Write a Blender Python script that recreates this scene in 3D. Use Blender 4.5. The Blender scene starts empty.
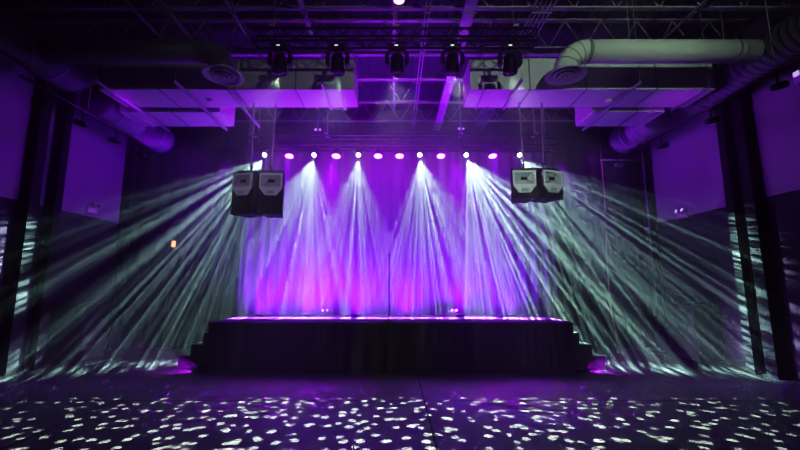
import bpy, bmesh, math, random
from mathutils import Vector, Matrix
random.seed(5)
S = bpy.context.scene
C = S.collection
PI = math.pi
# ------------------------------------------------------------------ camera
PITCH = math.radians(8.53)
EYE = 1.9
cd = bpy.data.cameras.new('camera')
cam = bpy.data.objects.new('camera', cd)
C.objects.link(cam)
cd.lens = 18.0
cd.sensor_width = 36.0
cd.shift_x = 0.0075
cd.clip_start = 0.05
cam.location = (0, 0, EYE)
cam.rotation_euler = (PI / 2 + PITCH, 0, 0)
S.camera = cam
S.view_settings.view_transform = 'Standard'
S.view_settings.look = 'None'
S.view_settings.use_curve_mapping = True          # contrasty film response
_cv = S.view_settings.curve_mapping
_c = _cv.curves[3]
_c.points.new(.06, .022)
_c.points.new(.25, .23)
_c.points.new(.70, .80)
_cv.update()


def at(px, py, Y):
    """point of the room at depth Y that was measured at this place of the photo"""
    u = (px - 394) / 400.0
    v = (225 - py) / 400.0
    d = Vector((u, math.cos(PITCH) - v * math.sin(PITCH), math.sin(PITCH) + v * math.cos(PITCH)))
    t = Y / d.y
    return Vector((t * d.x, Y, EYE + t * d.z))


# ------------------------------------------------------------------ materials
def mat(name, col, rough=.6, metal=0.0, noise=None, emit=None, bump=0.0, bscale=20.0, spec=None):
    m = bpy.data.materials.new(name)
    m.use_nodes = True
    nt = m.node_tree
    p = nt.nodes['Principled BSDF']
    p.inputs['Base Color'].default_value = (*col, 1)
    p.inputs['Roughness'].default_value = rough
    p.inputs['Metallic'].default_value = metal
    if spec is not None:
        p.inputs['Specular IOR Level'].default_value = spec
    tc = nt.nodes.new('ShaderNodeTexCoord')
    if noise:
        scale, amt = noise
        n = nt.nodes.new('ShaderNodeTexNoise')
        n.inputs['Scale'].default_value = scale
        n.inputs['Detail'].default_value = 6
        nt.links.new(tc.outputs['Object'], n.inputs['Vector'])
        mx = nt.nodes.new('ShaderNodeMix')
        mx.data_type = 'RGBA'
        mx.inputs[6].default_value = (*[c * (1 - amt) for c in col], 1)
        mx.inputs[7].default_value = (*[min(1, c * (1 + amt)) for c in col], 1)
        nt.links.new(n.outputs['Fac'], mx.inputs[0])
        nt.links.new(mx.outputs[2], p.inputs['Base Color'])
    if bump:
        n2 = nt.nodes.new('ShaderNodeTexNoise')
        n2.inputs['Scale'].default_value = bscale
        n2.inputs['Detail'].default_value = 5
        nt.links.new(tc.outputs['Object'], n2.inputs['Vector'])
        b = nt.nodes.new('ShaderNodeBump')
        b.inputs['Strength'].default_value = bump
        b.inputs['Distance'].default_value = 0.02
        nt.links.new(n2.outputs['Fac'], b.inputs['Height'])
        nt.links.new(b.outputs['Normal'], p.inputs['Normal'])
    if emit:
        p.inputs['Emission Color'].default_value = (*emit[0], 1)
        p.inputs['Emission Strength'].default_value = emit[1]
    return m


M = {}
M['black'] = mat('black_paint', (.012, .012, .014), .45, noise=(30, .3))
M['matte'] = mat('matte_black', (.010, .010, .011), .85, noise=(25, .3))
M['truss'] = mat('truss_black', (.05, .05, .055), .4, .6, noise=(30, .3))
M['steel'] = mat('galvanised_steel', (.42, .43, .44), .45, .6, noise=(12, .2))
M['joist'] = mat('joist_paint', (.38, .38, .39), .55, .2, noise=(10, .3))
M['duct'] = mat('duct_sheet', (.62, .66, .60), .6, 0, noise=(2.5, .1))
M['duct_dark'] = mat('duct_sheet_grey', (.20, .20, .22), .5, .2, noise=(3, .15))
M['seam'] = mat('duct_seam', (.25, .27, .25), .5, .2, noise=(5, .2))
M['strut'] = mat('strut_channel', (.45, .44, .46), .5, .3, noise=(8, .2))
M['bezel'] = mat('speaker_bezel', (.60, .64, .62), .5, noise=(15, .08))
M['horn'] = mat('horn_grey', (.34, .37, .36), .45, noise=(12, .1))
M['drape'] = mat('black_drape', (.020, .019, .023), .95, noise=(5, .08))
M['backdrop'] = mat('stage_backdrop', (.11, .10, .115), .95, noise=(3, .12))
M['skirt'] = mat('stage_skirt', (.014, .018, .017), .9, noise=(8, .3))
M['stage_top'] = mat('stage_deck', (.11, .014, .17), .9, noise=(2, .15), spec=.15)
M['white'] = mat('white_plastic', (.7, .7, .7), .5, noise=(20, .05))
M['cable'] = mat('cable_steel', (.5, .5, .52), .4, .4, noise=(30, .1))
M['rope'] = mat('rope', (.45, .36, .22), .9, noise=(40, .2))
M['column'] = mat('column_steel', (.014, .013, .016), .6, .1, noise=(6, .4))
M['lens_white'] = mat('lens_white', (.9, .9, .9), .2, emit=((.80, 1, .90), 9), noise=(9, .02))
M['lens_violet'] = mat('lens_violet', (.9, .8, .9), .2, emit=((.85, .30, 1), 5), noise=(9, .02))
M['lens_dark'] = mat('lens_dark', (.03, .03, .035), .08, noise=(9, .1))
M['lens_small'] = mat('lens_small', (.9, .9, .9), .2, emit=((.75, .35, 1), 1.6), noise=(9, .02))
M['lens_magenta'] = mat('lens_magenta', (.9, .3, .9), .3, emit=((.55, .02, .95), 1.3), noise=(9, .02))
M['amber'] = mat('amber_glass', (.9, .5, .2), .3, emit=((1, .42, .16), 2.4), noise=(9, .02))
M['glint'] = mat('glint_glow', (.9, .9, .9), .3, emit=((.8, .9, 1), .7), noise=(9, .02))  # emission puts in the bright glints on displays and lamp glass


def floor_mat():
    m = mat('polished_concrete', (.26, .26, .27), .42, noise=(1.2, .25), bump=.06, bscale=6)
    # colour darkened around the stage so beam patches landing there stay dim
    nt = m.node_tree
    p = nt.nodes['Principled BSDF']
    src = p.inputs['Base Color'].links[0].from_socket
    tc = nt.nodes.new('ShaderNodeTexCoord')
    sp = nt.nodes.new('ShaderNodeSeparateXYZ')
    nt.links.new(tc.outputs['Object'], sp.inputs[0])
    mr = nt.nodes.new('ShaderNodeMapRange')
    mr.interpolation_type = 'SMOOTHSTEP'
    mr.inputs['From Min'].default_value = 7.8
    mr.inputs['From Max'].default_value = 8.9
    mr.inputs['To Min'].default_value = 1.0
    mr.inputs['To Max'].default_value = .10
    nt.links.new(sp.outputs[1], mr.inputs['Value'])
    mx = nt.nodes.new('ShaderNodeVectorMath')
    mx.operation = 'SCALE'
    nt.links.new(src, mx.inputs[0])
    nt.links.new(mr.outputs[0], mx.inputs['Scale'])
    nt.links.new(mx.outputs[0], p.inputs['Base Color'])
    return m


def brick_mat():
    m = bpy.data.materials.new('painted_brick')
    m.use_nodes = True
    nt = m.node_tree
    p = nt.nodes['Principled BSDF']
    p.inputs['Roughness'].default_value = .8
    tc = nt.nodes.new('ShaderNodeTexCoord')
    sp = nt.nodes.new('ShaderNodeSeparateXYZ')
    cb = nt.nodes.new('ShaderNodeCombineXYZ')
    nt.links.new(tc.outputs['Object'], sp.inputs[0])
    nt.links.new(sp.outputs[1], cb.inputs[0])
    nt.links.new(sp.outputs[2], cb.inputs[1])
    b = nt.nodes.new('ShaderNodeTexBrick')
    nt.links.new(cb.outputs[0], b.inputs['Vector'])
    b.inputs['Scale'].default_value = 1.0
    b.inputs['Brick Width'].default_value = .4
    b.inputs['Row Height'].default_value = .2
    b.inputs['Mortar Size'].default_value = .012
    b.inputs['Color1'].default_value = (.11, .05, .12, 1)
    b.inputs['Color2'].default_value = (.08, .035, .09, 1)
    b.inputs['Mortar'].default_value = (.045, .02, .05, 1)
    n = nt.nodes.new('ShaderNodeTexNoise')
    n.inputs['Scale'].default_value = 9
    n.inputs['Detail'].default_value = 8
    nt.links.new(tc.outputs['Object'], n.inputs['Vector'])
    mx = nt.nodes.new('ShaderNodeMix')
    mx.data_type = 'RGBA'
    mx.blend_type = 'MULTIPLY'
    mx.inputs[0].default_value = .8
    nt.links.new(b.outputs['Color'], mx.inputs[6])
    nt.links.new(n.outputs['Fac'], mx.inputs[7])
    nt.links.new(mx.outputs[2], p.inputs['Base Color'])
    bp = nt.nodes.new('ShaderNodeBump')
    bp.inputs['Strength'].default_value = .5
    nt.links.new(b.outputs['Fac'], bp.inputs['Height'])
    bp.invert = True
    nt.links.new(bp.outputs['Normal'], p.inputs['Normal'])
    return m


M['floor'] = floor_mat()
M['brick'] = brick_mat()
M['panel'] = mat('painted_wallboard', (.34, .31, .34), .8, noise=(.8, .12))
M['deck'] = mat('ceiling_deck', (.05, .05, .055), .8, noise=(1.5, .3))
M['joint'] = mat('floor_joint', (.015, .015, .015), .9, noise=(10, .2))


# ------------------------------------------------------------------ geometry helpers
class MB:
    def __init__(s):
        s.bm = bmesh.new()

    def box(s, a, b, rot=None, piv=None):
        vs = []
        for x in (a[0], b[0]):
            for y in (a[1], b[1]):
                for z in (a[2], b[2]):
                    v = Vector((x, y, z))
                    if rot is not None:
                        v = rot @ (v - Vector(piv or (0, 0, 0))) + Vector(piv or (0, 0, 0))
                    vs.append(s.bm.verts.new(v))
        for f in ((0, 1, 3, 2), (4, 6, 7, 5), (0, 4, 5, 1), (2, 3, 7, 6), (0, 2, 6, 4), (1, 5, 7, 3)):
            s.bm.faces.new([vs[i] for i in f])
        return s

    def tube(s, pts, r, n=8, cap=True):
        """round bar through points; r number or list"""
        pts = [Vector(p) for p in pts]
        rs = r if isinstance(r, (list, tuple)) else [r] * len(pts)
        rings = []
        prev = None
        for i, p in enumerate(pts):
            if i == 0:
                d = pts[1] - p
            elif i == len(pts) - 1:
                d = p - pts[i - 1]
            else:
                d = (pts[i + 1] - p).normalized() + (p - pts[i - 1]).normalized()
            d.normalize()
            if prev is None:
                a = Vector((0, 0, 1)) if abs(d.z) < .9 else Vector((1, 0, 0))
                u = d.cross(a).normalized()
            else:
                u = (prev - d * prev.dot(d)).normalized()
            prev = u
            w = d.cross(u)
            rings.append([s.bm.verts.new(p + (u * math.cos(2 * PI * k / n) + w * math.sin(2 * PI * k / n)) * rs[i]) for k in range(n)])
        for i in range(len(rings) - 1):
            for k in range(n):
                f = s.bm.faces.new((rings[i][k], rings[i][(k + 1) % n], rings[i + 1][(k + 1) % n], rings[i + 1][k]))
                f.smooth = n > 5
        if cap:
            s.bm.faces.new(list(reversed(rings[0])))
            s.bm.faces.new(rings[-1])
        return s

    def lathe(s, prof, n=24, M4=None):
        """prof: (r, z) list turned about z, then placed by matrix"""
        rings = []
        for r, z in prof:
            rings.append([s.bm.verts.new((max(r, 1e-4) * math.cos(2 * PI * k / n), max(r, 1e-4) * math.sin(2 * PI * k / n), z)) for k in range(n)])
        if M4 is not None:
            for ring in rings:
                for v in ring:
                    v.co = M4 @ v.co
        for i in range(len(rings) - 1):
            for k in range(n):
                f = s.bm.faces.new((rings[i][k], rings[i][(k + 1) % n], rings[i + 1][(k + 1) % n], rings[i + 1][k]))
                f.smooth = True
        return s

    def prism(s, poly, y0, y1):
        """poly in x,z extruded along y"""
        a = [s.bm.verts.new((x, y0, z)) for x, z in poly]
        b = [s.bm.verts.new((x, y1, z)) for x, z in poly]
        n = len(poly)
        s.bm.faces.new(a)
        s.bm.faces.new(list(reversed(b)))
        for i in range(n):
            s.bm.faces.new((a[i], b[i], b[(i + 1) % n], a[(i + 1) % n]))
        return s

    def quad(s, *pts):
        s.bm.faces.new([s.bm.verts.new(p) for p in pts])
        return s

    def build(s, name, m, parent=None, bevel=0):
        bmesh.ops.recalc_face_normals(s.bm, faces=s.bm.faces)
        me = bpy.data.meshes.new(name)
        s.bm.to_mesh(me)
        s.bm.free()
        me.materials.append(m)
        o = bpy.data.objects.new(name, me)
        C.objects.link(o)
        if parent is not None:
            o.parent = parent
        if bevel:
            md = o.modifiers.new('bevel', 'BEVEL')
            md.width = bevel
            md.segments = 2
            md.limit_method = 'ANGLE'
        return o


def thing(name, label, cat, loc=(0, 0, 0), rotz=0, group=None):
    o = bpy.data.objects.new(name, None)
    o.empty_display_size = .1
    C.objects.link(o)
    o.location = loc
    o.rotation_euler = (0, 0, rotz)
    o['label'] = label
    o['category'] = cat
    if group:
        o['group'] = group
    return o


def tag(o, label, cat, group=None):
    o['label'] = label
    o['category'] = cat
    if group:
        o['group'] = group
    return o


def struct(o):
    o['kind'] = 'structure'
    return o


def dup(root, label, loc=None, rotz=None):
    r = root.copy()
    C.objects.link(r)
    r['label'] = label
    if loc is not None:
        r.location = loc
    if rotz is not None:
        r.rotation_euler = (0, 0, rotz)
    for ch in list(root.children):
        c = ch.copy()
        C.objects.link(c)
        c.parent = r
        for g in list(ch.children):
            d = g.copy()
            C.objects.link(d)
            d.parent = c
    return r


# ------------------------------------------------------------------ room shell
XL, XR, YB, YF, ZC = -8.5, 8.1, 12.75, -6.0, 7.72
ZP = 3.78       # where brick gives way to the painted upper panel
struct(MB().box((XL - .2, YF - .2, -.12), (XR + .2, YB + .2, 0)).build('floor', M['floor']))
fl = bpy.data.objects['floor']
j = MB().box((.49, YF, .0004), (.515, 9.1, .0012)).box((-8.5, 7.0, .0004), (8.1, 7.02, .0012)).box((-4.6, YF, .0004), (-4.575, 9.1, .0012)).box((5.4, YF, .0004), (5.425, 9.1, .0012))
j.build('floor_joint', M['joint'], fl)
for side, x0, x1 in (('left', XL - .2, XL), ('right', XR, XR + .2)):
    w = struct(MB().box((x0, YF, 0), (x1, YB, ZC)).build('wall_' + side, M['brick']))
    s = 1 if side == 'left' else -1
    xa = XL if side == 'left' else XR
    MB().box((min(xa, xa + s * .03), YF, ZP), (max(xa, xa + s * .03), YB, ZC)).build('upper_panel', M['panel'], w)
    b = MB().box((min(xa, xa + s * .02), YF, 0), (max(xa, xa + s * .02), YB - .0, .12)).build('baseboard_' + side, M['matte'])
    struct(b)
struct(MB().box((XL - .2, YB, 0), (XR + .2, YB + .2, ZC)).build('wall_back', M['matte']))
struct(MB().box((XL - .2, YF - .2, 0), (XR + .2, YF, ZC)).build('wall_front', M['matte']))
# ribbed metal deck
cm = MB().box((XL - .2, YF - .2, ZC + .06), (XR + .2, YB + .2, ZC + .2))
x = XL
while x < XR:
    cm.box((x, YF, ZC), (x + .11, YB, ZC + .07))
    x += .22
struct(cm.build('ceiling', M['deck']))

# ------------------------------------------------------------------ wall columns
def column(x, y, w, label):
    t = thing('steel_column', label, 'column', (x, y, 0), 0)
    s = 1 if x < 0 else -1
    d = .26
    # H section: flange to the room, web, flange at the wall
    MB().box((-d / 2 if s > 0 else -d / 2, -w / 2, 0), (-d / 2 + .025, w / 2, ZC - .02)).box((d / 2 - .025, -w / 2, 0), (d / 2, w / 2, ZC - .02)).build('flange', M['column'], t)
    MB().box((-d / 2 + .02, -.012, 0), (d / 2 - .02, .012, ZC - .02)).build('web', M['column'], t)
    MB().box((-d / 2 - .02, -w / 2 - .04, 0), (d / 2 + .02, w / 2 + .04, .03)).build('base_plate', M['column'], t)
    return t


for (yl, yr, w, ll, lr) in ((8.95, 8.62, .26, 'thick dark steel column on the left wall, nearer of the close pair', 'thick dark steel column on the right wall, nearer of the close pair'),
                            (9.60, 9.12, .20, 'slimmer dark steel column on the left wall, farther of the close pair', 'slimmer dark steel column on the right wall, farther of the close pair'),
                            (12.25, 12.2, .22, 'dark steel column in the far left corner beside the black curtain', 'dark steel column in the far right corner beside the black curtain')):
    column(XL + .17, yl, w, ll)
    column(XR - .17, yr, w, lr)

# ------------------------------------------------------------------ ceiling joists
ZJ = 7.0
jl = ['steel bar joist crossing the ceiling nearest the camera, at the top edge',
      'steel bar joist crossing the ceiling above the front lighting truss',
      'steel bar joist crossing the ceiling just over the big sheet metal ducts',
      'steel bar joist crossing the ceiling just behind the big sheet metal ducts',
      'steel bar joist crossing the ceiling second from the back curtain',
      'steel bar joist crossing the ceiling closest to the back curtain']
for k, y in enumerate((5.5, 6.8, 8.08, 9.4, 10.7, 12.0)):
    t = thing('bar_joist', jl[k], 'joist', (0, y, ZJ), 0, 'bar joists under the roof deck')
    MB().box((XL + .33, -.05, 0), (XR - .33, .05, .035)).build('bottom_chord', M['joist'], t)
    MB().box((XL + .33, -.05, .66), (XR - .33, .05, .70)).build('top_chord', M['joist'], t)
    w = MB()
    n = 40
    dx = (XR - XL - .7) / n
    pts = [(XL + .35 + i * dx, 0, .02 if i % 2 else .68) for i in range(n + 1)]
    for a, b in zip(pts, pts[1:]):
        w.tube([a, b], .015, 5, False)
    w.build('web', M['joist'], t)

# lengthwise strips and conduits under the deck
def strip(x, y0, y1, w, n, label, name='strut_channel', z=6.97, cat='ceiling channel'):
    t = thing(name, label, cat, (x, 0, z))
    if n == 1:
        MB().box((-w / 2, y0, -.04), (w / 2, y1, 0)).build('channel', M['strut'], t)
    else:
        for i in range(n):
            xx = -w / 2 + w * i / (n - 1)
            MB().tube([(xx, y0, -.02), (xx, y1, -.02)], .016, 6).build('pipe', M['strut'], t)
    for yy in (6.8, 8.08, 9.4, 10.7, 12.0):
        if y0 < yy < y1:
            MB().box((-w / 2 - .03, yy - .02, -.052), (w / 2 + .03, yy + .02, -.038)).build('clamp', M['joist'], t)


strip(1.40, 3.0, 12.6, .22, 1, 'wide flat strip running lengthwise under the joists right of centre')
strip(2.75, 3.0, 12.6, .34, 5, 'bundle of parallel conduits running lengthwise under the joists at right', 'conduit_bundle', cat='conduits')
strip(.62, 3.0, 12.6, .07, 2, 'pair of thin conduits running lengthwise just right of the ceiling centre', 'conduit_pair', cat='conduits')
strip(.0, 3.0, 11.0, .05, 1, 'single thin channel running lengthwise at the very centre of the ceiling')
strip(-1.68, 3.0, 7.6, .09, 1, 'short ceiling channel crossing over the front truss left of centre')
strip(-3.02, 3.0, 7.6, .05, 1, 'thin ceiling channel third from the left, above the left end of the front truss')
strip(-4.20, 3.0, 7.8, .05, 1, 'thin ceiling channel second from the left near the top edge')
strip(-4.82, 3.0, 7.8, .05, 1, 'thin ceiling channel farthest left near the top edge')
strip(5.6, 3.0, 8.3, .05, 1, 'thin ceiling channel at far right near the top edge')

# ------------------------------------------------------------------ rectangular ducts
DUCTS = []


def rect_duct(x0, x1, y0, y1, z0, z1, label, seams, m='duct'):
    t = thing('rectangular_duct', label, 'duct', ((x0 + x1) / 2, (y0 + y1) / 2, z0))
    hx, hy, h = (x1 - x0) / 2, (y1 - y0) / 2, z1 - z0
    DUCTS.append((x0, x1, y0, y1, z0))
    MB().box((-hx, -hy, 0), (hx, hy, h)).build('duct_body', M[m], t, .008)
    for sx in seams:
        X = sx - (x0 + x1) / 2
        MB().box((X - .012, -hy - .015, -.015), (X + .012, -hy - .0005, h + .015)).box((X - .012, -hy - .015, -.015), (X + .012, hy + .015, -.0005)).box((X - .012, hy + .0005, -.015), (X + .012, hy + .015, h + .015)).build('seam', M['seam'], t)
    for sx in (-hx + .3, hx - .3):
        for yy in (-hy - .03, hy + .03):
            MB().tube([(sx, yy, ZC - z0 - .01), (sx, yy, -.03)], .008, 5).build('hanger_rod', M['cable'], t)
        MB().box((sx - .02, -hy - .06, -.045), (sx + .02, hy + .06, -.016)).build('hanger_bar', M['strut'], t)


rect_duct(-6.3, -.85, 8.0, 8.88, 6.02, 6.72, 'long sheet metal duct above the left speakers, lit purple underneath', (-5.0, -3.4, -2.1))
rect_duct(1.63, 6.85, 8.0, 8.88, 6.02, 6.74, 'long sheet metal duct above the right speakers, greenish front face', (2.9, 4.1, 5.6))
rect_duct(-6.55, -4.15, 9.02, 9.9, 5.97, 6.5, 'short sheet metal duct behind the long left duct', (-5.3,))
rect_duct(4.72, 6.45, 9.02, 9.9, 5.97, 6.5, 'short sheet metal duct behind the long right duct', (5.8,))

# ------------------------------------------------------------------ round supply ducts with ceiling diffusers
def diffuser_duct(sign, xd, xend, label, m):
    Y = 7.0
    zc = 6.27
    R = .215
    t = thing('round_duct', label, 'duct', (xd, Y, zc))
    L = abs(xend - xd)
    e = .42
    MB().tube([(sign * (e + .02), 0, 0), (sign * L, 0, 0)], R, 28).build('pipe', M[m], t)
    pts = []
    for k in range(9):
        a = PI / 2 * k / 8
        pts.append((sign * (e - e * math.sin(a)) if True else 0, 0, -(e - e * math.cos(a))))
    pts = [(sign * e * (1 - math.sin(a)), 0, -e * (1 - math.cos(a))) for a in [PI / 2 * k / 8 for k in range(9)]]
    MB().tube(pts, [R] * 8 + [R * .92], 28).build('elbow', M[m], t)
    MB().tube([(sign * (e - .02), 0, 0), (sign * (e + .03), 0, 0)], R + .012, 28).build('joint_band', M['seam'], t)
    MB().tube([(sign * (L - .42), 0, 0), (sign * (L - .39), 0, 0)], R + .012, 28).build('joint_band', M['seam'], t)
    # elbow gores
    for k in (2, 4, 6):
        a = PI / 2 * k / 8
        c = Vector((sign * e * (1 - math.sin(a)), 0, -e * (1 - math.cos(a))))
        d = Vector((-sign * math.cos(a), 0, -math.sin(a))) * .008
        MB().tube([c - d, c + d], R + .008, 28).build('gore_seam', M['seam'], t)
    d = MB()
    d.lathe([(.20, .14), (.22, .06), (.36, 0.01), (.37, -.01), (.355, -.015), (.27, .03), (.25, .035)], 36)
    df = d.build('diffuser', M['white'], t)
    df.location = (0, 0, -e - .07)
    MB().lathe([(.235, .02), (.22, -.02), (.15, .035), (.145, .05)], 32).build('diffuser_ring', M['white'], df)
    MB().lathe([(.13, .01), (.115, -.035), (.055, .02), (.05, .04)], 32).build('diffuser_ring', M['white'], df)
    MB().lathe([(.045, .0), (.04, -.04), (0, -.045)], 24).build('diffuser_cone', M['white'], df)
    MB().lathe([(.24, .045), (0, .045)], 24).build('diffuser_throat', M['matte'], df)
    for sx in (L * .35, L * .85):
        MB().tube([(sign * sx, 0, R), (sign * sx, 0, ZC - zc - .01)], .008, 5).build('hanger_rod', M['cable'], t)


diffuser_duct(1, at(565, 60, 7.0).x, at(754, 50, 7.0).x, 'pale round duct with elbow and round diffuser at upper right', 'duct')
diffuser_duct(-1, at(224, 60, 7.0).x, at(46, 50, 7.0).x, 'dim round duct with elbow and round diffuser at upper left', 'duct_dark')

# spiral ducts along the walls
def spiral(x, y0, y1, z, r, label, dense):
    t = thing('spiral_duct', label, 'duct', (x, (y0 + y1) / 2, z))
    h = (y1 - y0) / 2
    prof = [(0.001, -h), (r * .96, -h)]
    y = -h + .02
    while y < h - dense:
        prof += [(r, y), (r, y + dense - .03), (r + .012, y + dense - .02), (r + .012, y + dense - .01), (r, y + dense)]
        y += dense
    prof += [(r, h - .06), (r * .96, h - .01), (r * .9, h), (.001, h)]
    MB().lathe(prof, 32, Matrix.Rotation(-PI / 2, 4, 'X')).build('duct_body', M['duct_dark'], t)
    for yy in ((-h + .5, h - .6) if h < 2 else (-h + 1.5, -h + 4.5, h - .6)):
        MB().lathe([(r + .014, yy - .02), (r + .02, yy - .02), (r + .02, yy + .02), (r + .014, yy + .02)], 32, Matrix.Rotation(-PI / 2, 4, 'X')).tube([(0, yy, r + .01), (0, yy, ZC - z - .01)], .008, 5).build('hanger_strap', M['cable'], t)


spiral(-7.12, 1.5, 8.3, 6.52, .42, 'large dark round duct along the left wall, its nearer and higher length', 1.5)
spiral(-7.10, 9.0, 11.75, 6.27, .41, 'large dark round duct along the left wall, its farther length near the curtain', 1.3)
spiral(7.35, 1.5, 9.3, 6.38, .37, 'large ribbed spiral duct running along the right wall', .16)
spiral(6.98, 10.05, 11.75, 6.27, .41, 'dark round duct at the far right, near the black curtain', .8)

# ------------------------------------------------------------------ hanging strut rails below ducts
def rail(px0, py0, px1, py1, z, label):
    def yat(py):
        e = math.atan((225 - py) / 400) + PITCH
        return (z - EYE) / math.tan(e)
    a = at(px0, py0, yat(py0))
    b = at(px1, py1, yat(py1))
    x = (a.x + b.x) / 2
    t = thing('hanging_strut', label, 'strut', (x, 0, z))
    MB().box((-.022, a.y, 0), (.022, b.y, .045)).build('channel', M['strut'], t)
    for yy in (a.y + .04, b.y - .04):
        top = ZC - .01
        for (dx0, dx1, dy0, dy1, dz) in DUCTS:
            if dx0 - .05 < x < dx1 + .05 and dy0 - .08 < yy < dy1 + .08:
                top = dz - .06
        MB().tube([(0, yy, .045), (0, yy, top - z)], .007, 5).build('threaded_rod', M['cable'], t)


ZR = 5.84
rail(97, 81, 167, 132, ZR, 'purple-lit hanging strut farthest left, below the left duct')
rail(175, 82, 226, 131, ZR, 'purple-lit hanging strut left of the left round diffuser')
rail(229, 90, 258, 128, ZR, 'purple-lit hanging strut right of the left round diffuser')
rail(322, 84, 331, 110, ZR, 'short purple-lit hanging strut near the right end of the left duct')
rail(524, 80, 502, 110, ZR, 'short purple-lit hanging strut near the left end of the right duct')
rail(641, 83, 583, 131, ZR, 'long hanging strut crossing below the right duct')

# smoke detectors
def detector(px, py, Y, label):
    p = at(px, py, Y)
    t = thing('smoke_detector', label, 'detector', (p.x, Y, 6.02 - .03))
    MB().lathe([(.001, .014), (.07, .014), (.075, 0), (.06, -.045), (.03, -.055), (.001, -.055)], 20).build('housing', M['white'], t)
    MB().lathe([(.078, .014), (.078, .004), (.07, .0)], 20).build('base_ring', M['white'], t)


detector(210, 100, 8.45, 'small white smoke detector under the left duct')
detector(608, 97, 8.45, 'small white smoke detector under the right duct')

# ------------------------------------------------------------------ trusses
def truss(x0, x1, y0, z0, s, label, panel, m, rods):
    t = thing('lighting_truss', label, 'truss', ((x0 + x1) / 2, y0, z0))
    h = (x1 - x0) / 2
    for dy in (0, s):
        for dz in (0, s):
            MB().tube([(-h, dy, dz), (h, dy, dz)], .024, 8).build('chord', M[m], t)
    w = MB()
    n = int((x1 - x0) / panel)
    n += n % 2
    d = 2 * h / n
    for i in range(n):
        a, b = -h + i * d, -h + (i + 1) * d
        p, q = (0, s) if i % 2 else (s, 0)
        w.tube([(a, 0, p), (b, 0, q)], .011, 5).tube([(a, s, q), (b, s, p)], .011, 5)
        w.tube([(a, p, 0), (b, q, 0)], .011, 5).tube([(a, p, s), (b, q, s)], .011, 5)
    for e in (-h, h):
        w.tube([(e, 0, 0), (e, 0, s), (e, s, s), (e, s, 0), (e, 0, 0)], .014, 6)
    w.build('lacing', M[m], t)
    for rx in rods:
        X = rx - (x0 + x1) / 2
        MB().tube([(X, s / 2, s), (X, s / 2, ZC - z0 - .01)], .012, 6).build('hanger_rod', M['cable'], t)
        MB().box((X - .05, -.04, s + .02), (X + .05, s + .04, s + .07)).build('hanger_plate', M['cable'], t)
    return t


TX0, TX1 = at(252, 34, 6.9).x, at(537, 34, 6.9).x
truss(TX0, TX1, 6.9, 6.43, .25, 'black box truss near the ceiling carrying five dark moving heads', .26, 'truss', (-2.3, 0.05, 2.3))
truss(-4.6, 4.75, 10.75, 5.78, .29, 'dark box truss across the back above the stage carrying the lit lamps', .3, 'truss', (-4.0, -1.9, 1.9, 4.0))

# ------------------------------------------------------------------ moving heads
def moving_head(loc, label, sc, tilt, pan, lens, front=True, group=None):
    """hung from a truss: loc is the clamp top; tilt 0 = straight down"""
    t = thing('moving_head_light', label, 'stage light', loc, pan, group)
    t.scale = (sc, sc, sc)
    MB().box((-.03, -.03, -.10), (.03, .03, -.02)).tube([(-.035, 0, -.045), (.035, 0, -.045)], .045, 12).build('clamp', M['truss'], t)
    MB().box((-.17, -.13, -.20), (.17, .13, -.10)).build('base', M['black'], t, .02)
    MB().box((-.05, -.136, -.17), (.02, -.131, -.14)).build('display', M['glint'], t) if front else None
    MB().prism([(-.19, -.24), (-.23, -.28), (-.23, -.50), (-.17, -.54), (-.15, -.50), (-.17, -.28), (-.15, -.245), (.15, -.245), (.17, -.28), (.15, -.50), (.17, -.54), (.23, -.50), (.23, -.28), (.19, -.24), (.12, -.20), (-.12, -.20)], -.07, .07).build('yoke', M['black'], t, .008)
    R = Matrix.Translation((0, 0, -.46)) @ Matrix.Rotation(tilt, 4, 'X')
    MB().lathe([(.001, .17), (.08, .17), (.115, .13), (.125, .03), (.13, -.08), (.14, -.16), (.145, -.20), (.13, -.215), (.118, -.20)], 20, R).build('head', M['black'], t)
    MB().lathe([(.118, -.19), (.10, -.205), (.05, -.218), (.001, -.222)], 20, R).build('lens', M[lens], t)
    return t


hl = ['dark moving head light at the left end of the front truss',
      'dark moving head light second from left on the front truss',
      'dark moving head light at the middle of the front truss',
      'dark moving head light second from right on the front truss',
      'dark moving head light at the right end of the front truss']
FH = []
for k, px in enumerate((281, 338, 397, 452, 509)):
    p = at(px, 43, 6.9)
    moving_head((p.x, 6.9, 6.402), hl[k], .93, math.radians(8), 0, 'lens_dark', True, 'moving heads on the front truss')
    FH.append(Vector((p.x, 6.9, 6.405 - .68 * .93 - .06)))
bl = ['lit moving head farthest left on the back truss, behind the left speakers',
      'lit moving head second from left on the back truss, casting a narrow pale fan',
      'lit moving head left of the paired violet lamps on the back truss',
      'lit moving head just right of the paired violet lamps on the back truss',
      'lit moving head casting the widest pale fan to the right',
      'lit moving head farthest right on the back truss, beside the right speakers']
BH = []
YT = 10.75
for k, (px, py) in enumerate(((263, 158), (313, 157), (358, 156), (420, 156), (467, 156), (521, 156))):
    p = at(px, py, YT - .2)
    moving_head((p.x, YT, 5.753), bl[k], .52, math.radians(-58), 0, 'lens_white', False, 'lit moving heads on the back truss')
    BH.append(Vector((p.x, YT - .17, 5.755 - .285 - .17)))

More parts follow.
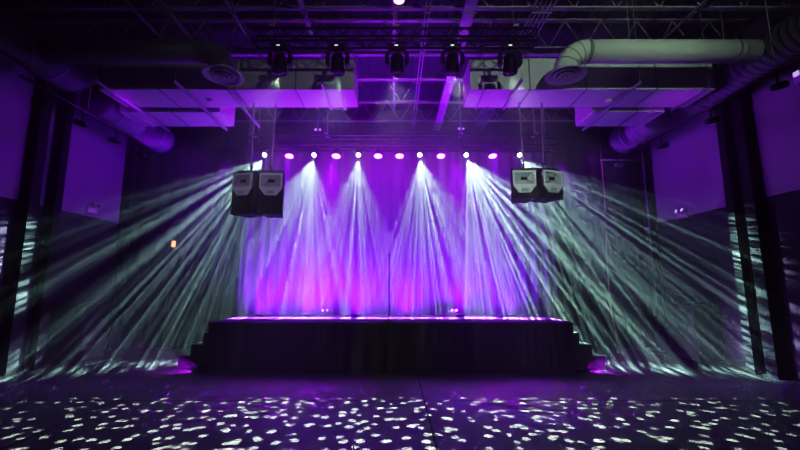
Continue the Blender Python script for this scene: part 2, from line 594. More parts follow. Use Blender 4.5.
# ------------------------------------------------------------------ violet wash pars
def par(loc, label, tilt, lens='lens_violet', sc=1.0, group=None):
    t = thing('par_can_light', label, 'stage light', loc, 0, group)
    t.scale = (sc, sc, sc)
    MB().box((-.025, -.025, -.07), (.025, .025, 0)).build('clamp', M['truss'], t)
    MB().prism([(-.15, -.07), (-.15, -.24), (-.138, -.24), (-.138, -.082), (.138, -.082), (.138, -.24), (.15, -.24), (.15, -.07)], -.02, .02).build('yoke', M['black'], t)
    R = Matrix.Translation((0, 0, -.22)) @ Matrix.Rotation(tilt, 4, 'X')
    MB().lathe([(.001, .12), (.08, .12), (.115, .08), (.125, -.08), (.125, -.11), (.112, -.11), (.112, -.09)], 20, R).build('can', M['black'], t)
    MB().lathe([(.111, -.092), (.06, -.10), (.001, -.104)], 20, R).build('lens', M[lens], t)
    return t


pl = ['glowing violet wash lamp farthest left on the back truss',
      'glowing violet wash lamp second from left on the back truss',
      'glowing violet wash lamp, left one of the close pair at stage centre',
      'glowing violet wash lamp, right one of the close pair at stage centre',
      'glowing violet wash lamp second from right on the back truss',
      'glowing violet wash lamp farthest right on the back truss']
PH = []
for k, (px, py) in enumerate(((289, 154.5), (336, 154), (378, 153.5), (399.5, 153.5), (441, 153), (493, 153))):
    p = at(px, py, YT - .08)
    par((p.x, YT, 5.753), pl[k], math.radians(-22), 'lens_violet', 1.0, 'violet wash lamps on the back truss')
    PH.append(Vector((p.x, YT - .16, 5.755 - .27)))

# small twin-lens fixtures sitting on the back truss and at the back of the stage
def twin(p, label, name='twin_lamp', m='lens_small'):
    t = thing(name, label, 'lamp', p)
    MB().box((-.12, -.03, -.045), (.12, .03, .045)).build('housing', M['black'], t, .01)
    for s in (-1, 1):
        MB().lathe([(.034, 0), (.02, .01), (.001, .012)], 14, Matrix.Translation((s * .062, -.031, 0)) @ Matrix.Rotation(PI / 2, 4, 'X')).build('lens', M[m], t)
    return t


twin(at(318, 130, 11.3), 'small twin-lens violet lamp above the back truss at left')
twin(at(461, 129, 11.3), 'small twin-lens violet lamp above the back truss at right')
for nm in bpy.data.objects:
    if nm.name.startswith('twin_lamp'):
        MB().tube([(0, 0, .045), (0, 0, ZC - nm.location.z - .01)], .01, 6).build('hanger_rod', M['cable'], nm)

# ceiling lamp at the top edge, centre
p = at(399, 1, 6.2)
t = thing('ceiling_lamp', 'small violet lamp glowing at the top edge above the front truss', 'lamp', p)
MB().lathe([(.001, .10), (.08, .10), (.10, .02), (.10, 0), (.09, 0)], 20).build('housing', M['black'], t)
MB().lathe([(.09, .004), (.05, -.015), (.001, -.02)], 20).build('lens', M['lens_violet'], t)
MB().tube([(0, 0, .10), (0, 0, ZC - p.z - .01)], .012, 6).build('stem', M['cable'], t)

# ------------------------------------------------------------------ stage
ZS = 1.075
SX0, SX1, SY0, SY1 = -4.10, 3.98, 9.12, 11.45
t = thing('stage', 'low black stage with bright violet-lit deck and dark front skirt', 'stage', ((SX0 + SX1) / 2, (SY0 + SY1) / 2, 0))
hx, hy = (SX1 - SX0) / 2, (SY1 - SY0) / 2
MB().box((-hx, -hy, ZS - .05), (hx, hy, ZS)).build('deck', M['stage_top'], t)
MB().box((-hx - .012, -hy - .012, ZS - .07), (hx + .012, -hy - .0005, ZS - .004)).box((-hx - .012, -hy, ZS - .07), (-hx - .0005, hy, ZS - .004)).box((hx + .0005, -hy, ZS - .07), (hx + .012, hy, ZS - .004)).build('edge_trim', M['black'], t)
# pleated skirt
def pleat(x0, x1, y, z0, z1, amp, wl, seed=0, yfun=None):
    mb = MB()
    rnd = random.Random(seed)
    n = int((x1 - x0) / wl * 8)
    ph = 0
    cols = []
    for i in range(n + 1):
        x = x0 + (x1 - x0) * i / n
        ph += 2 * PI / 8 * rnd.uniform(.75, 1.25)
        a = amp * rnd.uniform(.8, 1.1)
        row = []
        for k, z in enumerate((z0, z0 + (z1 - z0) * .35, z0 + (z1 - z0) * .7, z1)):
            f = (1.0, .9, .75, .6)[k]
            row.append(mb.bm.verts.new((x + .02 * math.sin(ph * .5 + k), y + a * f * math.sin(ph), z)))
        cols.append(row)
    for a, b in zip(cols, cols[1:]):
        for k in range(3):
            f = mb.bm.faces.new((a[k], b[k], b[k + 1], a[k + 1]))
            f.smooth = True
    return mb


pleat(-hx, hx, -hy - .03, .01, ZS - .05, .012, .16, 3).build('front_skirt', M['skirt'], t)
for s in (-1, 1):
    mb = pleat(-hy, hy, 0, .01, ZS - .05, .012, .16, 4 + s)
    bmesh.ops.rotate(mb.bm, verts=mb.bm.verts, cent=(0, 0, 0), matrix=Matrix.Rotation(PI / 2, 3, 'Z'))
    bmesh.ops.translate(mb.bm, verts=mb.bm.verts, vec=(s * (hx - .02) if s > 0 else -hx + .02, 0, 0))
    mb.build('side_skirt', M['skirt'], t)
for sx in (-hx + .3, 0, hx - .3):
    for sy in (-hy + .3, hy - .3):
        MB().box((sx - .03, sy - .03, 0), (sx + .03, sy + .03, ZS - .05)).build('leg', M['black'], t)

# stairs at both ends
for s, lab in ((-1, 'small black step unit at the left end of the stage'), (1, 'small black step unit at the right end of the stage')):
    x0 = SX0 - .03 if s < 0 else SX1 + .03
    t = thing('stage_steps', lab, 'steps', (x0, 10.0, 0))
    for k, (d0, d1, z) in enumerate(((0, .28, .80), (.28, .56, .54), (.56, .84, .28))):
        a, b = sorted((s * d0, s * d1))
        MB().box((a, -.45, z - .035), (b, .45, z)).build('tread', M['black'], t)
        MB().box((a, -.455, z - .0), (b, -.42, z + .006)).build('nosing', M['steel'], t)
    for yy in (-.43, .43):
        poly = [(0, 0), (s * .84, 0), (s * .84, .245), (s * .56, .245), (s * .56, .505), (s * .28, .505), (s * .28, .765), (0, .765)]
        MB().prism(poly, yy - .015, yy + .015).build('side_panel', M['matte'], t)

# microphone stand
p = at(389, 321.3, 9.45)
t = thing('microphone_stand', 'straight black microphone stand at the centre front of the stage', 'microphone stand', (p.x, 9.45, ZS))
MB().lathe([(.001, 0), (.15, 0), (.15, .012), (.03, .03), (.001, .03)], 24).build('base', M['black'], t)
MB().tube([(0, 0, .02), (0, 0, 1.0)], .014, 10).tube([(0, 0, .98), (0, 0, 1.05)], .02, 10).build('lower_pole', M['black'], t)
MB().tube([(0, 0, 1.0), (0, 0, 1.50)], .009, 8).build('upper_pole', M['black'], t)
mic = MB().tube([(0, .02, 1.48), (0, -.10, 1.57)], [.012, .018], 12).build('microphone', M['black'], t)
R = Matrix.Translation((0, -.115, 1.582)) @ Matrix.Rotation(math.radians(53), 4, 'X')
MB().lathe([(.001, .03), (.018, .025), (.027, .005), (.025, -.015), (.018, -.03), (.001, -.03)], 14, R).build('grille', M['steel'], mic)

# floor uplights at the back of the stage
UX = (-3.55, -2.3, -1.0, .35, 1.75, 3.1)
ul = ['low floor lamp at the far left back of the stage', 'low floor lamp second from left at the back of the stage',
      'low floor lamp left of the microphone stand at the back of the stage', 'low floor lamp right of the microphone stand at the back of the stage',
      'low floor lamp second from right at the back of the stage', 'low floor lamp at the far right back of the stage']
for k, ux in enumerate(UX):
    t = thing('floor_uplight', ul[k], 'lamp', (ux, 10.85, ZS), 0, 'floor lamps along the back of the stage')
    MB().prism([(-.09, 0), (.09, 0), (.09, .05), (.08, .06), (-.08, .06), (-.09, .05)], -.04, .04).build('housing', M['black'], t)
    MB().box((-.08, -.03, .0605), (.08, .03, .064)).build('lens', M['lens_magenta'], t)
twin(Vector((at(325, 310, 11.2).x, 11.2, ZS + .14)), 'small twin-lens white lamp at the back of the stage, left half', 'twin_floor_lamp')
twin(Vector((at(454, 310, 11.2).x, 11.2, ZS + .14)), 'small twin-lens white lamp at the back of the stage, right half', 'twin_floor_lamp')
for o in list(bpy.data.objects):
    if o.name.startswith('twin_floor_lamp'):
        MB().box((-.10, -.05, -.14), (.10, .05, -.13)).box((-.012, -.01, -.13), (.012, .01, -.04)).build('foot', M['black'], o)

# ------------------------------------------------------------------ drapes
def drape(x0, x1, y, z0, z1, amp, wl, m, label, seed, name='black_curtain'):
    t = thing(name, label, 'curtain', ((x0 + x1) / 2, y, z0))
    h = (x1 - x0) / 2
    pleat(-h, h, 0, 0.01, z1 - z0, amp, wl, seed).build('fabric', M[m], t)
    MB().tube([(-h - .05, 0, z1 - z0 + .03), (h + .05, 0, z1 - z0 + .03)], .025, 8).build('curtain_rod', M['truss'], t)
    for s in (-h + .1, h - .1):
        MB().tube([(s, 0, z1 - z0 + .05), (s, 0, ZC - z0 - .01)], .012, 6).build('hanger_rod', M['cable'], t)
    return t


drape(-4.55, 4.75, 11.78, .02, 5.9, .05, .34, 'backdrop', 'wide pleated stage backdrop glowing violet behind the stage', 11, 'stage_backdrop')
drape(XL + .35, -4.3, 12.45, .02, 6.3, .05, .42, 'drape', 'pleated black curtain on the back wall left of the stage', 12)
drape(4.5, XR - .35, 12.45, .02, 6.3, .05, .42, 'drape', 'pleated black curtain on the back wall right of the stage', 13)

# ------------------------------------------------------------------ flown speakers
def flown_speaker(x, y, z, rz, label, bm='bezel', h=.92):
    t = thing('flown_loudspeaker', label, 'loudspeaker', (x, y, z), rz)
    w, d = .27, .5
    # tapered cabinet (trapezoid plan)
    mb = MB()
    top = [(-w, 0), (w, 0), (w * .62, d), (-w * .62, d)]
    a = [mb.bm.verts.new((px, py, 0)) for px, py in top]
    b = [mb.bm.verts.new((px, py, h)) for px, py in top]
    mb.bm.faces.new(a); mb.bm.faces.new(list(reversed(b)))
    for i in range(4):
        mb.bm.faces.new((a[i], a[(i + 1) % 4], b[(i + 1) % 4], b[i]))
    mb.build('cabinet', M['matte'], t, .012)
    # bezel: shield-shaped frame with a rectangular horn mouth and a small mouth below
    z0, z1, zm = h - .52, h - .03, h - .36
    o = [(-.245, z1), (.245, z1), (.245, zm), (.12, z0), (-.12, z0), (-.245, zm)]
    i_ = [(-.195, z1 - .05), (.195, z1 - .05), (.195, zm + .04), (-.195, zm + .04)]
    m2 = MB()
    y0, y1 = -.035, -.002
    def bar(poly):
        m2.prism(poly, y0, y1)
    bar([(-.245, z1), (.245, z1), (.245, z1 - .045), (-.245, z1 - .045)])
    bar([(-.245, z1 - .045), (-.205, z1 - .045), (-.205, zm + .03), (-.245, zm + .03)])
    bar([(.205, z1 - .045), (.245, z1 - .045), (.245, zm + .03), (.205, zm + .03)])
    bar([(-.245, zm + .03), (.245, zm + .03), (.245, zm), (.12, z0), (-.12, z0), (-.245, zm)])
    m2.build('bezel', M[bm], t)
    # horn mouth: four flared walls to a throat
    hm = MB()
    zt, zb = z1 - .045, zm + .03
    O = [(-.205, -.033, zt), (.205, -.033, zt), (.205, -.033, zb), (-.205, -.033, zb)]
    cz = (zt + zb) / 2
    I = [(-.07, -.0025, cz + .035), (.07, -.0025, cz + .035), (.07, -.0025, cz - .035), (-.07, -.0025, cz - .035)]
    for k in range(4):
        hm.quad(O[k], O[(k + 1) % 4], I[(k + 1) % 4], I[k])
    hm.build('horn', M['horn'], t)
    MB().quad(*I).build('throat', M['matte'], t)
    MB().box((-.075, -.042, z0 + .035), (.075, -.0355, z0 + .10)).build('badge_plate', M['horn'], t)
    MB().box((-w + .02, -.012, .03), (w - .02, -.002, z0 - .03)).build('grille', M['matte'], t)
    return t


def cluster(cx, cy, cz, side, labs, rl, cl):
    top = .92 if side < 0 else .64
    flown_speaker(cx - .30, cy, cz, math.radians(-16 if side < 0 else -3), labs[0], 'bezel', .92 if side < 0 else .64)
    flown_speaker(cx + .30, cy, cz, math.radians(3 if side < 0 else 18), labs[1], 'bezel', .92 if side < 0 else .64)
    t = thing('rigging_bar', rl, 'rigging bar', (cx, cy + .22, cz + top + .04))
    MB().box((-.5, -.03, 0), (.5, .03, .05)).build('bar', M['black'], t)
    for s in (-.36, -.18, .18, .36):
        MB().tube([(s, 0, -.035), (s, 0, 0.0)], .014, 6).build('shackle', M['steel'], t)
    for s, lab in zip((-.22, .22), cl):
        c = thing('hoist_cable', lab, 'cable', (cx + s, cy + .22, cz + top + .095))
        MB().tube([(0, 0, .05), (s * .15, 0, 5.99 - cz - top - .095)], .017, 6).build('cable', M['cable'], c)
        MB().lathe([(.001, .12), (.025, .11), (.03, .04), (.02, 0), (.001, 0)], 10).build('hook', M['truss'], c)


YS = 8.35
pL, pR = at(255.5, 214, YS), at(539, 197, YS)
cluster(pL.x, YS, pL.z, -1, ('flown dark loudspeaker on the left of the left hanging pair', 'flown dark loudspeaker on the right of the left hanging pair'),
        'black rigging bar on top of the left hanging loudspeakers', ('thin cable on the left above the left hanging loudspeakers', 'thin cable on the right above the left hanging loudspeakers'))
cluster(pR.x, YS, pR.z - .03, 1, ('flown loudspeaker with pale bezel, left of the right hanging pair', 'flown loudspeaker with pale bezel turned outward, right of the right hanging pair'),
        'black rigging bar on top of the right hanging loudspeakers', ('thin cable on the left above the right hanging loudspeakers', 'thin cable on the right above the right hanging loudspeakers'))

# ------------------------------------------------------------------ big floor cabinets
def sub_stack(x0, x1, y0, y1, h, label):
    """one subwoofer cabinet standing at loc"""
    t = thing('subwoofer_cabinet', label, 'loudspeaker', ((x0 + x1) / 2, (y0 + y1) / 2, 0))
    hx, hy = (x1 - x0) / 2, (y1 - y0) / 2
    MB().box((-hx, -hy, .06), (hx, hy, h)).build('cabinet', M['matte'], t, .02)
    MB().box((-hx + .05, -hy - .014, .12), (hx - .05, -hy - .001, h - .06)).build('grille', M['black'], t)
    s = 1 if x0 < 0 else -1
    xx = hx if s > 0 else -hx
    MB().box((min(xx, xx + s * .012), -.12, h * .55), (max(xx, xx + s * .012), .12, h * .55 + .09)).build('handle', M['black'], t)
    for sx in (-hx + .1, hx - .1):
        for sy in (-hy + .1, hy - .1):
            MB().lathe([(.001, .065), (.04, .06), (.04, 0), (.001, 0)], 12, Matrix.Translation((sx, sy, 0))).build('foot', M['black'], t)


sub_stack(XL + .04, -7.62, 10.1, 10.9, 1.42, 'tall black subwoofer cabinet on the floor by the left wall')
sub_stack(7.42, XR - .04, 10.1, 10.9, 1.42, 'tall black subwoofer cabinet on the floor by the right wall')

# floor par lights by the stage base
for s, lab in ((-1, 'small violet floor lamp at the left base of the stage'), (1, 'small violet floor lamp at the right base of the stage')):
    x0 = SX0 - .14 if s < 0 else SX1 + .14
    t = thing('floor_par_light', lab, 'lamp', (x0, 9.25, 0))
    MB().box((-.1, -.09, 0), (.1, .09, .02)).build('foot', M['black'], t)
    MB().prism([(-.1, .02), (.1, .02), (.1, .14), (.085, .14), (.085, .035), (-.085, .035), (-.085, .14), (-.1, .14)], -.015, .015).build('yoke', M['black'], t)
    R = Matrix.Translation((0, 0, .13)) @ Matrix.Rotation(s * math.radians(100), 4, 'Y')
    MB().lathe([(.001, -.09), (.05, -.09), (.075, -.05), (.078, .08), (.07, .08), (.07, .06)], 18, R).build('can', M['black'], t)
    MB().lathe([(.069, .062), (.001, .066)], 18, R).build('lens', M['lens_magenta'], t)

# ------------------------------------------------------------------ wall rails with spot heads
def wall_rail(side, y0, y1, labr, heads):
    x = 6.35 * side
    z = 5.42
    t = thing('lighting_rail', labr, 'lighting rail', (x, 0, z))
    MB().box((-.02, y0, -.02), (.02, y1, .02)).build('rail', M['black'], t)
    for yy in (y0 + .15, y0 + 1.5, y1 - .15):
        top = ZC - .01
        for (dx0, dx1, dy0, dy1, dz) in DUCTS:
            if dx0 - .05 < x < dx1 + .05 and dy0 - .08 < yy < dy1 + .08:
                top = dz - .06
        MB().tube([(0, yy, .02), (0, yy, top - z)], .007, 5).build('hanger_rod', M['cable'], t)
    for yy, lab, lens in heads:
        h = thing('track_spotlight', lab, 'spotlight', (x, yy, z - .02))
        MB().box((-.03, -.05, -.035), (.03, .05, 0)).build('adapter', M['black'], h)
        MB().tube([(0, 0, -.03), (0, 0, -.22)], .02, 8).build('stem', M['black'], h)
        sx = side
        R = Matrix.Translation((0, 0, -.25)) @ Matrix.Rotation(side * math.radians(72), 4, 'Y')
        MB().lathe([(.001, -.10), (.05, -.10), (.058, -.02), (.06, .14), (.05, .14), (.048, .12)], 16, R).build('can', M['black'], h)
        MB().lathe([(.048, .122), (.001, .125)], 16, R).build('lens', M[lens], h)


wall_rail(-1, 6.35, 9.9, 'thin black lighting rail hung beside the left wall below the round duct',
          ((6.8, 'black track spotlight on the left rail nearest the camera', 'lens_dark'), (7.75, 'black track spotlight second along the left rail', 'lens_dark'),
           (8.75, 'black track spotlight third along the left rail', 'lens_dark'), (9.7, 'black track spotlight at the far end of the left rail', 'lens_dark')))
wall_rail(1, 6.05, 9.9, 'thin black lighting rail hung beside the right wall below the spiral duct',
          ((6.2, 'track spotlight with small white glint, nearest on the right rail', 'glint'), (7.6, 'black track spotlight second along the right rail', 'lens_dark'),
           (9.1, 'black track spotlight at the far end of the right rail', 'lens_dark')))

# ------------------------------------------------------------------ emergency lights, wall lamps
def emergency(side, px, py, lab):
    x = XL + .03 if side < 0 else XR - .03
    # depth where the photo's ray meets the wall
    lo, hi = 5.0, 13.0
    for _ in range(40):
        mid = (lo + hi) / 2
        if abs(at(px, py, mid).x) < abs(x):
            lo = mid
        else:
            hi = mid
    p = at(px, py, lo)
    t = thing('emergency_light', lab, 'emergency light', (x, p.y, p.z))
    s = -side
    a, b = sorted((0.0, s * .09))
    MB().box((a, -.17, -.12), (b, .17, .02)).build('housing', M['white'], t, .01)
    for yy in (-.11, .11):
        h = MB().lathe([(.001, -.05), (.05, -.045), (.065, .03), (.055, .035)], 14, Matrix.Translation((s * .11, yy, .085)) @ Matrix.Rotation(s * math.radians(70), 4, 'Y')).build('lamp_head', M['white'], t)
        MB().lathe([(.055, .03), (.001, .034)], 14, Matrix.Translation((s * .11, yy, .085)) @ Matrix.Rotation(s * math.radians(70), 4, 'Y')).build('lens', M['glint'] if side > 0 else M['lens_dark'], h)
        MB().tube([(s * .05, yy, .01), (s * .08, yy, .07)], .012, 6).build('bracket', M['white'], t)


emergency(-1, 90, 209, 'small twin-head emergency light on the left wall above the brick')
emergency(1, 684, 214, 'small twin-head emergency light on the right wall above the brick')

# bright little wall lamp at the right edge
t = thing('wall_lamp', 'bright small pale wall lamp high on the right wall at the picture edge', 'lamp', (XR - .03, 7.43, 6.03))
MB().box((-.06, -.08, -.16), (0, .08, .10)).build('housing', M['white'], t, .01)
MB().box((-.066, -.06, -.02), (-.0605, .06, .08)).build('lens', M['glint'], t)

# amber lantern on the back curtain
p = at(173.5, 244, 12.2)
t = thing('amber_lantern', 'small glowing amber lantern in front of the left back curtain', 'lantern', p)
MB().lathe([(.001, -.10), (.05, -.10), (.055, -.02), (.05, .09), (.001, .09)], 14).build('glass', M['amber'], t)
MB().lathe([(.03, .09), (.062, .095), (.05, .12), (.001, .14)], 14).lathe([(.001, -.13), (.05, -.125), (.055, -.10), (.03, -.095)], 14).build('cap', M['black'], t)
MB().tube([(0, 0, -.12), (0, 0, -p.z + .02)], .015, 8).build('pole', M['black'], t)
MB().lathe([(.001, -p.z), (.16, -p.z), (.16, -p.z + .015), (.02, -p.z + .03), (.001, -p.z + .03)], 20).build('base', M['black'], t)

# camera-like fixture on a pipe at the right back
a, b = at(600, 160, 12.2), at(640, 161, 12.2)
t = thing('lighting_pipe', 'short grey pipe hung before the right black curtain', 'pipe', ((a.x + b.x) / 2, 12.2, a.z))
h = (b.x - a.x) / 2
MB().tube([(-h, 0, 0), (h, 0, 0)], .022, 10).build('pipe', M['strut'], t)
for s in (-h + .05, h - .05):
    MB().tube([(s, 0, .02), (s, 0, ZC - a.z - .01)], .008, 5).build('hanger_rod', M['cable'], t)
t2 = thing('hanging_projector', 'tiny pale lamp clamped under the short pipe at right', 'lamp', ((a.x + b.x) / 2 - .05, 12.2, a.z - .025))
MB().box((-.03, -.03, -.08), (.03, .03, 0)).build('clamp', M['black'], t2)
MB().box((-.11, -.09, -.2), (.08, .09, -.08)).build('housing', M['steel'], t2, .015)
MB().lathe([(.04, 0), (.001, .006)], 12, Matrix.Translation((-.01, -.0905, -.14)) @ Matrix.Rotation(PI / 2, 4, 'X')).build('lens', M['lens_dark'], t2)

# rope at right, knotted near the floor
pts = [at(x_, y_, 11.6) for x_, y_ in ((605, 205), (606.5, 250), (609, 290), (612, 315), (616, 332))]
t = thing('hanging_rope', 'tan rope hanging to the floor in front of the right black curtain', 'rope', (pts[0].x, 11.6, 0))
loc = Vector((pts[0].x, 11.6, 0))
top = Vector((pts[0].x, 11.6, 6.9))
ppp = [top - loc] + [p - loc for p in pts] + [Vector((pts[-1].x + .05, 11.62, .02)) - loc]
MB().tube(ppp, [.010, .012, .016, .026, .036, .045, .05], 8).build('strand', M['rope'], t)
MB().lathe([(.001, .09), (.06, .06), (.07, .02), (.001, .0)], 10, Matrix.Translation(ppp[-1] - Vector((0, 0, .02)))).build('knot', M['rope'], t)

# slim lamp pole by the far right corner
p = at(650, 235, 12.0)
t = thing('light_stand', 'slim grey pole standing beside the far right corner column', 'pole', (p.x, 12.0, 0))
MB().tube([(0, 0, .03), (0, 0, 6.2)], .022, 8).build('pole', M['strut'], t)
MB().lathe([(.001, 0), (.2, 0), (.2, .02), (.03, .04), (.001, .04)], 20).build('base', M['black'], t)
MB().box((-.13, -.05, 3.55), (-.03, .02, 3.63)).build('socket_box', M['white'], t)

# ------------------------------------------------------------------ haze
w = bpy.data.worlds.new('hazy_air')
S.world = w
w.use_nodes = True
nt = w.node_tree
nt.nodes['Background'].inputs[0].default_value = (0, 0, 0, 1)
vs = nt.nodes.new('ShaderNodeVolumeScatter')
vs.inputs['Density'].default_value = .05
w.cycles.volume_sampling = 'EQUIANGULAR'
vs.inputs['Anisotropy'].default_value = .3
nt.links.new(vs.outputs[0], nt.nodes['World Output'].inputs['Volume'])


# ------------------------------------------------------------------ lights
def spot(loc, tgt, col, W, size, blend, rad=.02, gobo=None):
    l = bpy.data.lights.new('spot_lamp', 'SPOT')
    l.energy = W
    l.color = col
    l.spot_size = math.radians(size)
    l.spot_blend = blend
    l.shadow_soft_size = rad
    o = bpy.data.objects.new('spot_lamp', l)
    o.location = loc
    o.rotation_euler = (Vector(tgt) - Vector(loc)).to_track_quat('-Z', 'Y').to_euler()
    C.objects.link(o)
    if gobo:
        kind, scale, off, thr = gobo
        l.use_nodes = True
        n = l.node_tree
        em = n.nodes['Emission']
        tc = n.nodes.new('ShaderNodeTexCoord')
        s = n.nodes.new('ShaderNodeSeparateXYZ')
        n.links.new(tc.outputs['Normal'], s.inputs[0])

        def ma(op, a, b=None, c=None):
            x = n.nodes.new('ShaderNodeMath')
            x.operation = op
            for i, q in enumerate((a, b, c)):
                if q is None:
                    continue
                if isinstance(q, (int, float)):
                    x.inputs[i].default_value = q
                else:
                    n.links.new(q, x.inputs[i])
            return x.outputs[0]
        u = ma('ADD', ma('DIVIDE', s.outputs[0], s.outputs[2]), off)
        v = ma('DIVIDE', s.outputs[1], s.outputs[2])
        c = n.nodes.new('ShaderNodeCombineXYZ')
        n.links.new(u, c.inputs[0])
        n.links.new(v, c.inputs[1])
        vo = n.nodes.new('ShaderNodeTexVoronoi')
        vo.voronoi_dimensions = '2D'
        vo.inputs['Scale'].default_value = scale
        n.links.new(c.outputs[0], vo.inputs['Vector'])
        if kind == 'dots':
            # sharp round apertures of slightly varying size
            sep = n.nodes.new('ShaderNodeSeparateXYZ')
            n.links.new(vo.outputs['Color'], sep.inputs[0])
            th = ma('ADD', ma('MULTIPLY', sep.outputs[0], thr * .5), thr * .6)
            keep = ma('GREATER_THAN', sep.outputs[1], .18)
            st = ma('MULTIPLY', ma('LESS_THAN', vo.outputs['Distance'], th), keep)
        n.links.new(st, em.inputs['Strength'])
    return o


GREEN = (.60, 1, .84)


def gobo_head(loc, X, Y, col, W, half, build, rad=.012, flat=1.0):
    """spot whose slide is drawn by nodes; X, Y are the world directions of the slide's axes, it shines along -(X x Y)"""
    l = bpy.data.lights.new('gobo_lamp', 'SPOT')
    l.energy = W
    l.color = col
    l.spot_size = math.radians(min(175, half * 2))
    l.spot_blend = .15
    l.shadow_soft_size = rad
    X = Vector(X).normalized()
    Y = Vector(Y).normalized()
    Z = X.cross(Y).normalized()
    o = bpy.data.objects.new('gobo_lamp', l)
    o.matrix_world = Matrix.Translation(loc) @ Matrix((X, Y, Z)).transposed().to_4x4() @ Matrix.Diagonal((1, flat, 1, 1))
    C.objects.link(o)
    l.use_nodes = True
    n = l.node_tree
    tc = n.nodes.new('ShaderNodeTexCoord')
    s = n.nodes.new('ShaderNodeSeparateXYZ')
    n.links.new(tc.outputs['Normal'], s.inputs[0])

    def ma(op, a, b=None, c=None, clamp=False):
        x = n.nodes.new('ShaderNodeMath')
        x.operation = op
        x.use_clamp = clamp
        for i, q in enumerate((a, b, c)):
            if q is None:
                continue
            if isinstance(q, (int, float)):
                x.inputs[i].default_value = q
            else:
                n.links.new(q, x.inputs[i])
        return x.outputs[0]
    # position on the slide; the normal of a lamp points back at it
    az = ma('ABSOLUTE', s.outputs[2])
    u = ma('DIVIDE', s.outputs[0], az)
    v = ma('DIVIDE', s.outputs[1], az)
    sg = SIGN
    u = ma('MULTIPLY', u, sg)
    v = ma('MULTIPLY', v, sg / flat)
    n.links.new(build(n, ma, u, v), n.nodes['Emission'].inputs['Strength'])
    return o


SIGN = 1.0


def fan(tau, f, a0, a1, seed, freq, wid):
    """fan of thin rays between angles a0..a1 (from straight down), leaning tau degrees, its sides swung forward by f"""
    t = math.radians(tau)
    c = math.radians((a0 + a1) / 2)
    h = math.radians((a1 - a0) / 2)
    down = Vector((0, -math.sin(t), -math.cos(t)))
    sidev = Vector((1, -f if c > 0 else f, 0)).normalized()
    r0 = sidev * math.sin(c - h) + down * math.cos(c - h)
    r1 = sidev * math.sin(c + h) + down * math.cos(c + h)
    d = (r0.normalized() + r1.normalized()).normalized()
    Y = r0.cross(r1).normalized()
    if Y.y < 0:
        Y = -Y
    X = Y.cross(-d)
    th = math.tan(h)

    def build(n, ma, u, v):
        def streak(f, off, lo, hi, k=6.0):
            tx = n.nodes.new('ShaderNodeTexNoise')
            tx.noise_dimensions = '2D'
            cb = n.nodes.new('ShaderNodeCombineXYZ')
            n.links.new(ma('ADD', ma('MULTIPLY', u, f), off), cb.inputs[0])
            n.links.new(ma('MULTIPLY', v, k), cb.inputs[1])
            n.links.new(cb.outputs[0], tx.inputs['Vector'])
            tx.inputs['Scale'].default_value = 1.0
            tx.inputs['Detail'].default_value = 1.0
            return ma('DIVIDE', ma('SUBTRACT', tx.outputs['Fac'], lo), hi - lo, clamp=True)
        a = streak(freq, seed * 3.7, .485, .575, 1.5)
        b = streak(freq * .22, seed * 9.1 + 4, .36, .60, 2)
        r = ma('ADD', ma('MULTIPLY', a, b), ma('MULTIPLY', b, .035))
        g = ma('EXPONENT', ma('MULTIPLY', ma('POWER', ma('DIVIDE', ma('ABSOLUTE', v), wid), 2.0), -1.0))
        e = ma('SUBTRACT', 1.0, ma('POWER', ma('DIVIDE', ma('ABSOLUTE', u), th), 1.9), clamp=True)
        return ma('MULTIPLY', ma('MULTIPLY', r, g), e)
    return X, Y, build


fans = ((-5, .40, -72, -3, 40000), (3, 0, -50, 24, 44000), (2, 0, -30, 26, 30000), (3, 0, -24, 42, 40000), (1, .25, -10, 62, 64000), (-5, .40, 5, 72, 38000))
for k, p in enumerate(BH):
    tau, f, a0, a1, W = fans[k]
    for q, (dt, fr, wk) in enumerate(((0, 50, 2.0), (6, 34, .8)) if k in (0, 5) else ((0, 78 if k < 4 else 60, 2.9),)):
        X, Y, b = fan(tau + dt, f, a0, a1, k + 1.3 + q * 17.7, fr, .055)
        gobo_head(p + Vector((0, -.05, -.03)), X, Y, GREEN, W * wk, (a1 - a0) / 2 + 12, b, .012, .15 / math.tan(math.radians((a1 - a0) / 2 + 12)))

# the front truss heads throw small round spots on the dance floor
def dots(k, p):
    t = math.radians(13)
    Y = Vector((0, math.cos(t), -math.sin(t)))       # up on the slide = towards the stage
    X = Vector((1, 0, 0))
    hyp = p.z / math.cos(t)
    uc = (p.x * 1.2) / hyp
    vhi = math.tan(math.radians(13 + 2.8))
    vlo = -math.tan(math.radians(13))

    def build(n, ma, u, v):
        cb = n.nodes.new('ShaderNodeCombineXYZ')
        n.links.new(ma('ADD', u, k * 5.3 + 1.1), cb.inputs[0])
        n.links.new(v, cb.inputs[1])
        vo = n.nodes.new('ShaderNodeTexVoronoi')
        vo.voronoi_dimensions = '2D'
        vo.inputs['Scale'].default_value = 15
        n.links.new(cb.outputs[0], vo.inputs['Vector'])
        vo.inputs['Randomness'].default_value = .8
        sep = n.nodes.new('ShaderNodeSeparateXYZ')
        n.links.new(vo.outputs['Color'], sep.inputs[0])
        th = ma('ADD', ma('MULTIPLY', sep.outputs[0], .05), .11)
        m = ma('LESS_THAN', vo.outputs['Distance'], th)
        m = ma('MULTIPLY', m, ma('MULTIPLY', ma('LESS_THAN', v, vhi), ma('GREATER_THAN', v, vlo)))
        return ma('MULTIPLY', m, ma('LESS_THAN', ma('ABSOLUTE', ma('SUBTRACT', u, uc)), .56))
    gobo_head(p, X, Y, (.82, 1, .74), 5600, 60, build, .012, .22)


for k, p in enumerate(FH):
    dots(k, p)
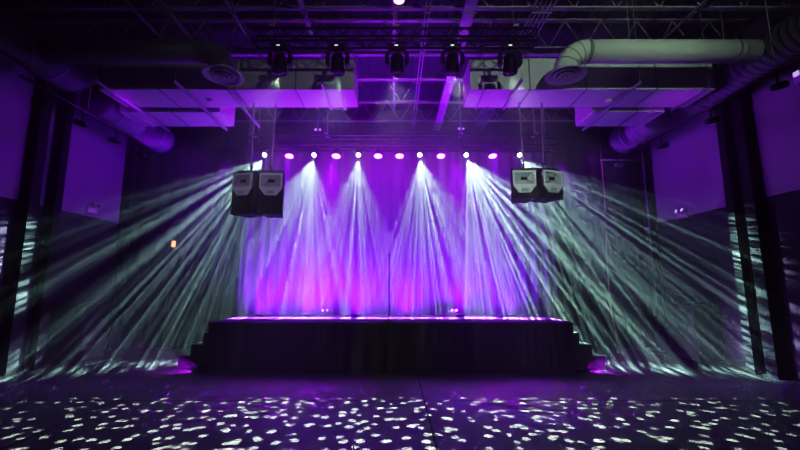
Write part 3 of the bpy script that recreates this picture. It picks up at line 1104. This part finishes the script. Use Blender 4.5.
# violet wash from the back truss
for k, p in enumerate(PH):
    spot(p + Vector((0, -.06, -.04)), (p.x * 1.05, 11.4, 1.3), (.34, .02, 1), 1000, 50, 1, .08)
    l = bpy.data.lights.new('added_halo', 'POINT')  # point lamp added for the glow around each violet lens
    l.energy = 50
    l.color = (.55, .01, 1)
    l.shadow_soft_size = .05
    o = bpy.data.objects.new('added_halo', l)
    o.location = p + Vector((0, -.05, -.12))
    C.objects.link(o)
# uplights on the backdrop
for ux in UX:
    spot((ux, 10.85, ZS + .09), (ux, 11.65, ZS + 1.25), (.27, .006, 1), 950 if ux < .6 else 560, 150, 1, .04)
# floor pars
for s in (-1, 1):
    x0 = SX0 - .26 if s < 0 else SX1 + .26
    spot((x0, 9.25, .13), (x0 + s * 2, 9.2, -.1), (.6, .03, 1), 420, 84, .8, .04)
# room wash
for s in (-1, 1):
    for y in (8.3, 11.0):
        spot((s * 5.2, y, 5.5), (s * 8.3, y + .2, 4.6), (.42, .0, 1) if s < 0 else (.40, .03, .85), 190, 125, 1, .15)
# violet wash on the floor around the stage
for x, tx, ty, W in ((-1.6, -2.2, 8.3, 1800), (1.6, 2.2, 8.3, 1800), (-4.4, -6.4, 9.3, 800), (4.4, 6.4, 9.3, 800)):
    spot((x, 10.55, 5.35), (tx, ty, 0), (.42, .01, 1), W * 1.3, 46, 1, .1)
# added violet spots at the stage back, standing in for bounce towards the ceiling
for ux in (-1.8, 1.8):
    spot((ux, 10.9, ZS + .1), (ux * .9, 8.3, 6.6), (.42, .01, 1), 620, 100, 1, .1)
# house light on the duct faces, its lower half and left side dimmed by an added node mask
def flood(n, ma, u, v):
    soft = ma('ADD', ma('MULTIPLY', v, 14.0), .55, clamp=True)
    soft = ma('MULTIPLY', soft, ma('ADD', ma('MULTIPLY', u, .9), .62, clamp=True))
    return ma('MULTIPLY', soft, ma('SUBTRACT', 1.0, ma('POWER', ma('ABSOLUTE', ma('MULTIPLY', u, 1.45)), 4.0), clamp=True))


hp = Vector((3.2, -3.7, 6.0))
hd = (Vector((.9, 8.0, 5.75)) - hp).normalized()
hx_ = hd.cross(Vector((0, 0, 1))).normalized()
gobo_head(hp, hx_, hx_.cross(hd), (.78, 1, .78), 3600, 42, flood, .05)
spot((2.6, 1.0, 6.2), (3.1, 8.3, 4.3), (.75, 1, .82), 1700, 14, .6, .05)  # unseen spot added to brighten the right loudspeaker bezels
spot((-2.2, 1.0, 6.2), (-3.0, 8.3, 4.2), (.75, .72, 1), 800, 14, .6, .05)  # weaker unseen spot added for the left loudspeaker bezels
